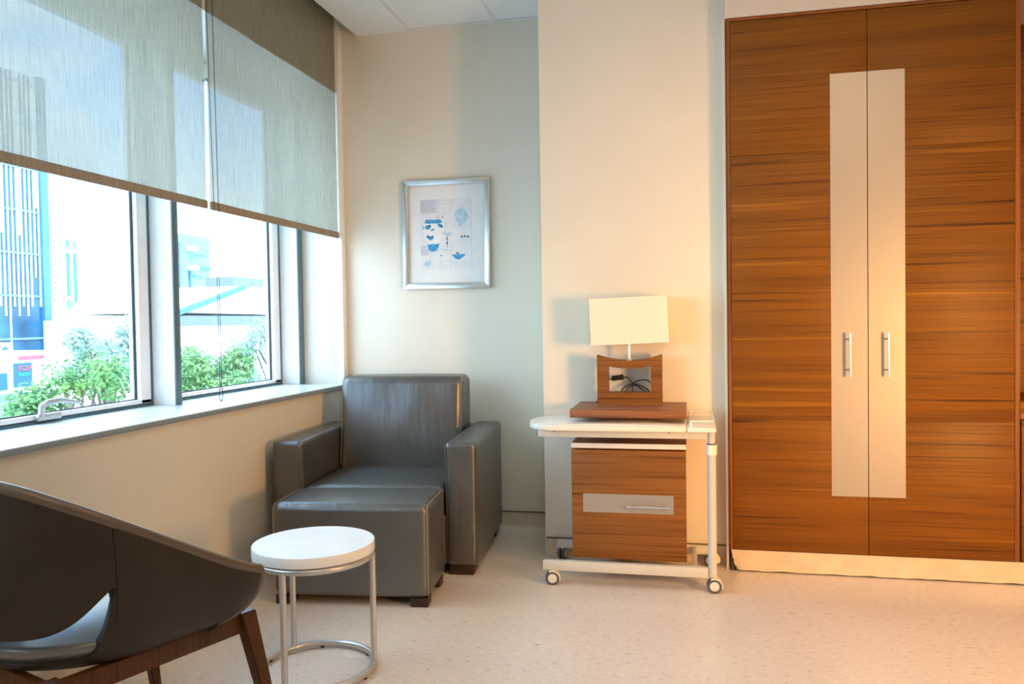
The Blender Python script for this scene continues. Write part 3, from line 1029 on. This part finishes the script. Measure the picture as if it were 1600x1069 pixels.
for (xa, ya) in ((-.320, -.155), (.245, -.155), (-.320, .09), (.245, .09)):
    MB().box(xa, xa + .072, ya, ya + .07, 0, .037, .003).obj('leg', 'dark_wood_foot', ot)

# ------------------------------------------------------------------ round side table
st = thing('side_table', 'round white side table on a silver tube frame before the ottoman', 'table', (-1.225, 2.438, 0))
MB().lathe([(0, .396), (.190, .396), (.198, .398), (.1985, .400), (.1985, .427), (.197, .4305), (0, .4305)], seg=72).obj('tabletop', 'white_lam', st, 30)
MB().tube([(.187 * math.cos(2 * PI * i / 64), .187 * math.sin(2 * PI * i / 64), .3845) for i in range(64)], .0105, 12, True).obj('upper_ring', 'silver', st, 60)
MB().tube([(.189 * math.cos(2 * PI * i / 64), .189 * math.sin(2 * PI * i / 64), .0165) for i in range(64)], .0105, 12, True).obj('lower_ring', 'silver', st, 60)
for a in (20, 140, 266):
    x_, y_ = .189 * math.cos(R(a)), .189 * math.sin(R(a))
    MB().cyl((x_, y_, .017), (x_, y_, .385), .0105, 16).obj('leg', 'silver', st, 60)
for a in (50, 350, 110, 170, 230, 290):
    x_, y_ = .189 * math.cos(R(a)), .189 * math.sin(R(a))
    MB().cyl((x_, y_, 0), (x_, y_, .012), .006, 10).obj('foot_pad', 'black', st)

# ------------------------------------------------------------------ tub chair (nearest, cut by the frame)
TA = (-1.2, 1.97); TR = math.atan2(.933, .36) - PI / 2     # local +y is the chair's front
U0 = .245
tcx = place(TA, TR, -U0, -.27)
tc_ = thing('tub_chair', 'low brown leather tub chair with splayed wooden legs, cut by the left edge', 'chair', tcx, TR)
# local: y=+.27 at the front rail end, x=+.245 at the right rail
RW, RS, RB = .350, -.06, -.385      # rim half width, straight part ends, back depth


def plan(s, w, ys, yb, yf):
    """s 0..1 from right front round the back to left front"""
    L1 = yf - ys
    L2 = PI / 2 * (w + abs(yb - ys)) / 2 * 2
    T = 2 * L1 + L2
    d = s * T
    if d < L1: return Vector((w, yf - d, 0))
    if d > L1 + L2: return Vector((-w, ys + (d - L1 - L2), 0))
    a = (d - L1) / L2 * PI
    return Vector((w * math.cos(a), ys + (yb - ys) * math.sin(a), 0))


def rimz(y_):
    v = y_ - .27
    return .475 - .56 * v + .020 * math.exp(v / .09) if v > -.55 else .783 + .12 * (1 - math.exp((v + .55) * 4.6))


SEAM = .243


def shell_pt(s, t, inner=False):
    """t 0 at the seat frame, 1 at the rim"""
    s_ = max(0, min(1, s))
    top = plan(s_, RW, RS, RB, .265)
    bot = plan(s_, .262, -.02, -.27, .215)
    z1 = rimz(top.y)
    z0 = .365
    k = t ** .62
    p = bot.lerp(top, k)
    bul = .035 * math.sin(PI * min(1, t * 1.0)) * (1 - .4 * t)
    out = Vector((top.x, top.y + .05, 0)).normalized()
    p += out * bul
    p.z = z0 + (z1 - z0) * t
    # rounded front ends of the arms
    e = min(s_, 1 - s_)
    if e < .06:
        c_ = (1 - e / .06)
        p.y -= .045 * c_ ** 2 * (1 - t) * 1.2
        p.x *= 1 - .05 * c_ ** 2
    return p


def tz_for(s, z):
    top = plan(s, RW, RS, RB, .265)
    return (z - .365) / (rimz(top.y) - .365)


def lip_t(s):      # top edge of the seat shell in the back
    e = min(s, 1 - s)
    if e <= SEAM - .045: return 1.0
    z = .432
    d = (e - (SEAM - .045))
    zz = .60 * math.exp(-(d / .030) ** 1.2) + z * (1 - math.exp(-(d / .030) ** 1.2))
    if e < SEAM - .0:
        return min(1, tz_for(s, zz)) if d > .0 else 1
    return tz_for(s, zz)


def back_t(s):     # lower edge of the back shell
    e = min(s, 1 - s)
    d = max(0, e - SEAM)
    z = .452 + .115 * math.exp(-(d / .055) ** 1.5)
    return tz_for(s, z)


def shell(name, s0, s1, tlo, thi, mat):
    g = []
    NS, NT = 110, 18
    for i in range(NS + 1):
        s = s0 + (s1 - s0) * i / NS
        a, b = tlo(s), thi(s)
        g.append([shell_pt(s, a + (b - a) * j / NT) for j in range(NT + 1)])
    o_ = MB().grid(g).obj(name, mat, tc_, 60, recalc=False)
    sm = o_.modifiers.new('thickness', 'SOLIDIFY'); sm.thickness = .034; sm.offset = 1
    bv = o_.modifiers.new('edge', 'BEVEL'); bv.width = .012; bv.segments = 3; bv.limit_method = 'ANGLE'; bv.angle_limit = R(60)
    return o_


NSH = 160
# side and seat shell: arms up to the seam, low lip behind
g = []
for i in range(NSH + 1):
    s = i / NSH
    e = min(s, 1 - s)
    if e <= SEAM:
        th1 = 1.0
    else:
        th1 = None
    g.append(s)


def seat_top(s):
    e = min(s, 1 - s)
    if e <= SEAM: return 1.0
    d = e - SEAM
    z = .388 + .175 * math.exp(-(d / .022) ** 1.6)
    return min(1, tz_for(s, z))


shell('arm_shell', 0, SEAM, lambda s: 0, lambda s: 1, 'leather_brown')
shell('arm_shell', 1 - SEAM, 1, lambda s: 0, lambda s: 1, 'leather_brown')
shell('seat_lip', SEAM, 1 - SEAM, lambda s: 0, seat_top, 'leather_brown')
shell('back_shell', SEAM, 1 - SEAM, back_t, lambda s: 1, 'leather_brown')
rp_ = []
for i in range(81):
    p = shell_pt(i / 80, 1.0)
    q_ = shell_pt(i / 80, .96)
    out = Vector((p.x, p.y + .05, 0)).normalized()
    rp_.append(p - out * .012 + Vector((0, 0, .002)))
e0 = [shell_pt(0, t / 12) - Vector((.012, 0, 0)) for t in range(0, 12)]
e0 = [p + Vector((0, .002, 0)) for p in e0]
MB().tube(e0 + rp_ + [Vector((-p.x, p.y, p.z)) for p in reversed(e0)], .0145, 10).obj('rim_roll', 'leather_edge_lit', tc_, 70)
# seat pad
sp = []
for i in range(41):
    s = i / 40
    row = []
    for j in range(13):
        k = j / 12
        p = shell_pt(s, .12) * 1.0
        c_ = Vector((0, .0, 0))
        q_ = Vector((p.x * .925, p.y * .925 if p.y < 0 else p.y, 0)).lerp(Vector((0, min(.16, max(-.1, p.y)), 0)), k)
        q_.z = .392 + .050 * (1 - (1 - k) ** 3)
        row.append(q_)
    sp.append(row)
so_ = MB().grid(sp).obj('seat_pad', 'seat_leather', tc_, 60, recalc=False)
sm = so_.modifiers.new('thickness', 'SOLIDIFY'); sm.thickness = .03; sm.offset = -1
# wooden frame
fr = MB()
for s in (-1, 1):
    fr.box(s * .245 - .014, s * .245 + .014, -.26, .275, .315, .365, .004)
fr.box(-.245, .245, .245, .272, .315, .362, .004); fr.box(-.245, .245, -.26, -.235, .315, .362, .004)
fr.obj('seat_frame', 'leg_wood', tc_)


def leg(sx, sy):
    tp = Vector((sx * .250, .265 if sy > 0 else -.25, .372)); bt = Vector((sx * .285, (.335 if sy > 0 else -.34), 0))
    m_ = MB(); b2 = bmesh.new()
    vs = []
    for p, w, d in ((bt, .013, .013), (tp.lerp(bt, .5), .018, .019), (tp, .020, .024)):
        vs.append([b2.verts.new(p + Vector((a * w, b * d, 0))) for a, b in ((-1, -1), (1, -1), (1, 1), (-1, 1))])
    for a, c_ in zip(vs, vs[1:]):
        for k in range(4):
            b2.faces.new((a[k], a[(k + 1) % 4], c_[(k + 1) % 4], c_[k]))
    b2.faces.new(list(reversed(vs[0]))); b2.faces.new(vs[-1])
    bmesh.ops.bevel(b2, geom=list(b2.edges), offset=.003, segments=2, affect='EDGES')
    m_._merge(b2)
    m_.obj('leg', 'leg_wood', tc_)


for a in ((1, 1), (-1, 1), (1, -1), (-1, -1)): leg(*a)

# ------------------------------------------------------------------ outdoors
GZ = -7.0
M['white_render'] = plain('white_render', (.72, .73, .72), .9, nscale=.5, namt=.05)
M['pale_render'] = plain('pale_render', (.66, .69, .70), .9, nscale=.4, namt=.05)
M['curtain_glass'] = plain('blue_curtain_glass', (.008, .07, .14), .25, nscale=.35, namt=.5)
M['blue_clad'] = plain('blue_cladding', (.05, .15, .24), .6, nscale=.6, namt=.15)
M['sky_clad'] = plain('pale_blue_cladding', (.13, .25, .33), .6, nscale=.6, namt=.1)
M['asphalt'] = plain('asphalt', (.52, .55, .57), .9, nscale=.3, namt=.15)
M['grass'] = plain('green_verge', (.10, .20, .06), .9)
M['sign_red'] = plain('sign_red', (.62, .10, .14), .5)
M['sign_green'] = plain('sign_green', (.05, .55, .28), .5)
M['sign_grey'] = plain('sign_grey', (.45, .47, .52), .5)
M['shop_glass'] = plain('shop_glass', (.03, .13, .20), .2)
M['roof_tile'] = plain('pale_roof', (.68, .68, .67), .9, nscale=2, namt=.08)
M['eave'] = plain('eave_paint', (.04, .14, .18), .7)
M['grey_band'] = plain('grey_fascia', (.11, .13, .16), .7)
M['bark'] = plain('bark', (.12, .09, .07), .9)


def leafmat(name, a, b):
    m, n, l, bb = newmat(name)
    setb(bb, a, .5)
    t = noise_tex(n, l, 1.7, detail=2)
    r_ = ramp(n, l, t.outputs['Fac'], [(.35, a), (.65, b)])
    l.new(r_.outputs[0], bb.inputs['Base Color'])
    tr = n.new('ShaderNodeBsdfTranslucent'); l.new(r_.outputs[0], tr.inputs[0])
    mx = n.new('ShaderNodeMixShader'); mx.inputs[0].default_value = .35
    l.new(bb.outputs[0], mx.inputs[1]); l.new(tr.outputs[0], mx.inputs[2])
    l.new(mx.outputs[0], n['Material Output'].inputs[0])
    return m


M['leaf'] = leafmat('fresh_leaves', (.07, .22, .07), (.20, .36, .10))
M['leaf_glare'] = leafmat('glare_leaves', (.22, .36, .30), (.46, .55, .47))  # leaf green washed pale in the colour to stand for glare

o = MB().box(-260, -3.2, -60, 260, GZ - .2, GZ).obj('ground', 'asphalt')
tag(o, 'street and open ground far below the windows', 'ground', kind='structure')
tag(MB().box(-3.2, -2.45, -40, 60, GZ - .2, -.2).obj('facade', 'outer'), 'outer face of this building below the windows', 'wall', kind='structure')


def b3(m_, o_, x0, x1, y0, y1, z0, z1, bev=0):
    return m_.box(x0 - o_[0], x1 - o_[0], y0 - o_[1], y1 - o_[1], z0 - o_[2], z1 - o_[2], bev)


# office tower
to = (-55, 50, GZ)
tw = thing('office_tower', 'blue glass office tower with white vertical fins at the far left', 'building', to)
m_ = MB(); b3(m_, to, -75, -55, 38, 59.55, GZ, 22.6); m_.obj('glass_wall', 'curtain_glass', tw)
m_ = MB(); b3(m_, to, -75.2, -54.7, 59.45, 60.25, GZ, 22.8); m_.obj('corner_pier', 'blue_clad', tw)
m_ = MB()
y_ = 38.1
k = 0
random.seed(5)
while y_ < 59.3:
    lo = random.choice([-1.0, 3.0, 5.5, 8.5, -1, 1.5, 2.2])
    b3(m_, to, -55, -54.93, y_, y_ + .14, lo, 22.6)
    if k % 4 == 1:
        b3(m_, to, -55, -54.94, y_ + .17, y_ + .46, random.choice([9, 11.5, 12.5]), 22.6)
    y_ += .46; k += 1
m_.obj('fins', 'white_render', tw)
m_ = MB()
for z in [GZ + 3.6 * i for i in range(9)]:
    b3(m_, to, -55, -54.9, 38, 59.5, z, z + .16)
m_.obj('floor_bands', 'sky_clad', tw)

# corner shop
so3 = (-40, 39, GZ)
sp_ = thing('corner_shop', 'low white shop with a red strip and a lettered window below the tower', 'building', so3)
m_ = MB(); b3(m_, so3, -50, -40, 30, 43.5, GZ, -.25)
b3(m_, so3, -50, -39.95, 36, 40.78, -.25, .30)
m_.obj('walls', 'white_render', sp_)
m_ = MB(); b3(m_, so3, -40, -39.93, 41.27, 43.5, -.78, -.54); m_.obj('red_strip', 'sign_red', sp_)
wq = MB(); b3(wq, so3, -40, -39.95, 40.87, 42.25, -2.40, -.96); wqo = wq.obj('window', 'shop_glass', sp_)
wq = MB(); b3(wq, so3, -40, -39.95, 39.2, 40.40, -2.5, -1.5); wq.obj('window', 'shop_glass', sp_)
m_ = MB().prism([(39.98 - 39, -.12 - GZ), (40.58 - 39, -.12 - GZ), (40.3 - 39, .12 - GZ)], .0, .08, 'yz'); m_.obj('gable_mark', 'eave', sp_)
m_ = MB(); b3(m_, so3, -40, -38.9, 38, 41.3, -2.95, -2.72); m_.obj('awning', 'sky_clad', sp_)
m_ = MB(); b3(m_, so3, -40, -39.9, 36, 43.5, -7, -4.2); m_.obj('shop_front', 'shop_glass', sp_)


def text(body, size, loc, mat, parent, name):
    cu = bpy.data.curves.new('lettering', 'FONT')
    cu.body = body; cu.size = size; cu.extrude = .012
    tmp = bpy.data.objects.new('tmp_text', cu)
    COL.objects.link(tmp)
    dg = bpy.context.evaluated_depsgraph_get()
    me = bpy.data.meshes.new_from_object(tmp.evaluated_get(dg))
    bpy.data.objects.remove(tmp)
    me.materials.clear(); me.materials.append(M[mat])
    o_ = bpy.data.objects.new(name, me)
    COL.objects.link(o_)
    o_.parent = parent
    o_.location = loc
    o_.rotation_euler = (PI / 2, 0, PI / 2)
    return o_


text('ECZA', .42, (.07, 41.18 - 39, -1.42 - GZ), 'sign_red', wqo, 'red_lettering')
text('PALEM', .29, (.07, 41.22 - 39, -1.78 - GZ), 'sign_green', wqo, 'green_lettering')
text('TUGANE', .26, (.03, 40.05 - 39, -.66 - GZ), 'sign_grey', sp_, 'grey_lettering')

# tall pale block with a sloping roof head
po = (-90, 104, GZ)
pt_ = thing('apartment_tower', 'tall pale tower with two dark window strips behind the shop', 'building', po)
m_ = MB().prism([(98.6 - 104, 0), (109.4 - 104, 0), (109.4 - 104, 30.5 - GZ), (107.4 - 104, 34 - GZ), (105.6 - 104, 34 - GZ), (99.0 - 104, 27.5 - GZ)], 0, -14, 'yz')
m_.obj('walls', 'pale_render', pt_)
for (a, b, c_, d) in ((102.1, 102.75, 5.8, 12.2), (103.5, 104.1, 5.0, 12.3), (102.1, 102.4, 13.1, 14.1), (102.6, 102.8, 13.1, 14.1), (103.5, 103.7, 13.1, 14.1), (103.9, 104.05, 13.1, 14.1)):
    m_ = MB(); b3(m_, po, -90, -89.9, a, b, c_, d); m_.obj('window', 'blue_clad', pt_)
for (a, b, c_, d) in ((101.9, 103.3, 3.7, 5.2), (102.0, 102.7, 1.5, 3.2)):
    m_ = MB(); b3(m_, po, -90, -89.9, a, b, c_, d); m_.obj('window', 'sky_clad', pt_)
for i in range(12):
    m_ = MB(); b3(m_, po, -90, -89.9, 99.6, 99.9, 5 + i * .85, 5.35 + i * .85); m_.obj('window', 'sky_clad', pt_)
# terraces
lo_ = (-60, 70, GZ)
lt = thing('terraced_block', 'low white stepped block with thin roof lines behind the trees', 'building', lo_)
m_ = MB(); b3(m_, lo_, -75, -60, 64.5, 79, GZ + 3.0, .45); b3(m_, lo_, -75, -60.3, 64.5, 79, .45, .95); m_.obj('walls', 'white_render', lt)
m_ = MB()
for z in (-.2, .42, -1.3): b3(m_, lo_, -60.1, -59.9, 64.5, 79, z, z + .05)
m_.obj('ledge', 'sign_grey', lt)
m_ = MB(); b3(m_, lo_, -75, -60.05, 64.5, 79, GZ, GZ + 5.6); m_.obj('shop_front', 'shop_glass', lt)
# far house with a shallow roof
fo = (-50, 63, GZ)
fh = thing('far_house', 'pale far house with a shallow sloping roof at the left window edge', 'building', fo)
m_ = MB(); b3(m_, fo, -54.2, -50, 60.6, 74, GZ, 1.4); m_.obj('walls', 'white_render', fh)
m_ = MB().prism([(60.5 - 63, 1.9 - GZ), (66.5 - 63, 3.7 - GZ), (75 - 63, 1.6 - GZ), (75 - 63, 1.4 - GZ), (66.5 - 63, 3.5 - GZ), (60.5 - 63, 1.7 - GZ)], .5, -4, 'yz'); m_.obj('roof', 'roof_tile', fh)
m_ = MB().prism([(60.7 - 63, 1.4 - GZ), (74 - 63, 1.4 - GZ), (66.5 - 63, 3.5 - GZ)], 0, -3.9, 'yz'); m_.obj('gable', 'white_render', fh)
m_ = MB(); b3(m_, fo, -50, -49.9, 62, 64, 1.1, 1.5); m_.obj('window', 'blue_clad', fh)
# blue block
bo = (-60, 89, GZ)
bb_ = thing('blue_office_block', 'pale blue block with white boxes on its wall, in the right window', 'building', bo)
m_ = MB(); b3(m_, bo, -62.5, -60, 85.4, 92.4, GZ, 12.3); m_.obj('walls', 'sky_clad', bb_)
m_ = MB(); b3(m_, bo, -60, -59.7, 85.4, 85.9, GZ, 11.2); m_.obj('corner_strip', 'curtain_glass', bb_)
m_ = MB(); b3(m_, bo, -60, -59.8, 88.8, 92.4, 8.25, 8.55); b3(m_, bo, -60, -59.8, 87.9, 88.2, 5, 7.8); b3(m_, bo, -60, -59.9, 89.3, 91.8, 9.9, 10.0); b3(m_, bo, -60, -59.9, 88.8, 90.8, 7.2, 7.35); m_.obj('bands', 'blue_clad', bb_)
for z in (10.3, 7.95):
    m_ = MB(); b3(m_, bo, -60, -59.2, 87.45, 88.95, z, z + .62, .1); m_.obj('wall_box', 'white_render', bb_)
m_ = MB(); b3(m_, bo, -62, -59.4, 85.5, 92.4, 3.2, 5.6); m_.obj('balcony', 'white_render', bb_)
# house with gable in the right window
ho = (-28, 45, GZ)
hs = thing('gabled_house', 'white house with a dark eave line and grey fascia, in the right window', 'building', ho)
m_ = MB(); b3(m_, ho, -36, -28, 39, 56, GZ, 1.55); m_.obj('walls', 'white_render', hs)
m_ = MB().prism([(39.6 - 45, 1.9 - GZ), (46.3 - 45, 3.62 - GZ), (56 - 45, 3.62 - GZ), (56 - 45, 1.8 - GZ)], 0, -8, 'yz'); m_.obj('gable', 'roof_tile', hs)
m_ = MB().prism([(39.4 - 45, 1.98 - GZ), (46.3 - 45, 3.66 - GZ), (46.3 - 45, 3.42 - GZ), (39.4 - 45, 1.74 - GZ)], .5, .05, 'yz'); m_.obj('eave_board', 'eave', hs)
m_ = MB(); b3(m_, ho, -28, -27.6, 38.8, 50, 1.15, 1.72); m_.obj('fascia', 'grey_band', hs)
m_ = MB(); b3(m_, ho, -31, -29, 47.2, 51, 3.3, 4.3); m_.obj('chimney', 'grey_band', hs)


def tree(loc, h, rad, nleaf, mat, label, seed, lsz=.085, squash=.8):
    rnd = random.Random(seed)
    t = thing('street_tree', label, 'tree', loc, group='street trees outside the windows')
    tr = MB()
    tr.tube([(0, 0, 0), (.05, .03, h * .3), (-.05, .05, h * .6), (0, 0, h * .9)], [.20, .15, .10, .04], 10)
    cl_ = []
    for i in range(16):
        a = rnd.uniform(0, 2 * PI); e = rnd.uniform(-.6, 1)
        rr = rad * rnd.uniform(.45, .95)
        c_ = Vector((rr * math.cos(a) * math.sqrt(max(.1, 1 - e * e * .6)), rr * math.sin(a) * math.sqrt(max(.1, 1 - e * e * .6)), h - rad * squash + e * rad * squash * .85))
        cl_.append((c_, rad * rnd.uniform(.22, .42)))
        tr.tube([(0, 0, h * rnd.uniform(.45, .7)), tuple(c_ * .6 + Vector((0, 0, c_.z * .4)) * .95), tuple(c_)], [.05, .03, .012], 6)
    tr.obj('trunk', 'bark', t)
    verts, faces = [], []
    for i in range(nleaf):
        c_, r_ = rnd.choice(cl_)
        d = Vector((rnd.gauss(0, 1), rnd.gauss(0, 1), rnd.gauss(0, 1))).normalized() * r_ * rnd.random() ** .4
        p = c_ + d
        nrm = (d.normalized() + Vector((rnd.uniform(-1, 1), rnd.uniform(-1, 1), rnd.uniform(0, 1.4)))).normalized()
        a = nrm.orthogonal().normalized()
        a.rotate(Matrix.Rotation(rnd.uniform(0, 2 * PI), 3, nrm))
        bq = nrm.cross(a)
        s = lsz * rnd.uniform(.6, 1.25)
        k = len(verts)
        verts += [p - a * s, p - a * s * .2 - bq * s * .42 + nrm * s * .08, p + a * s, p - a * s * .2 + bq * s * .42 + nrm * s * .08]
        faces.append((k, k + 1, k + 2, k + 3))
    me = bpy.data.meshes.new('foliage'); me.from_pydata([tuple(v_) for v_ in verts], [], faces)
    me.materials.append(M[mat])
    f_ = bpy.data.objects.new('foliage', me); COL.objects.link(f_); f_.parent = t
    return t


tree((-14.0, 15.9, GZ), 7.2, 1.6, 8500, 'leaf', 'leafy green tree in front of the shop, seen in the left window', 11)
tree((-18.5, 22.6, GZ), 8.6, 1.7, 7500, 'leaf_glare', 'taller pale green tree at the right side of the left window', 12)
tree((-11.6, 17.5, GZ), 7.55, 1.15, 7000, 'leaf', 'leafy green tree low at the left side of the right window', 13)
tree((-14, 22.2, GZ), 6.9, 1.6, 7500, 'leaf_glare', 'pale tree low in the middle of the right window', 14)
tree((-14.6, 26.6, GZ), 8.6, 1.6, 6000, 'leaf_glare', 'pale tree at the right edge of the right window', 15)
tree((-21, 21.0, GZ), 5.6, 1.3, 4500, 'leaf', 'small green tree low at the left edge beside the window handle', 16)
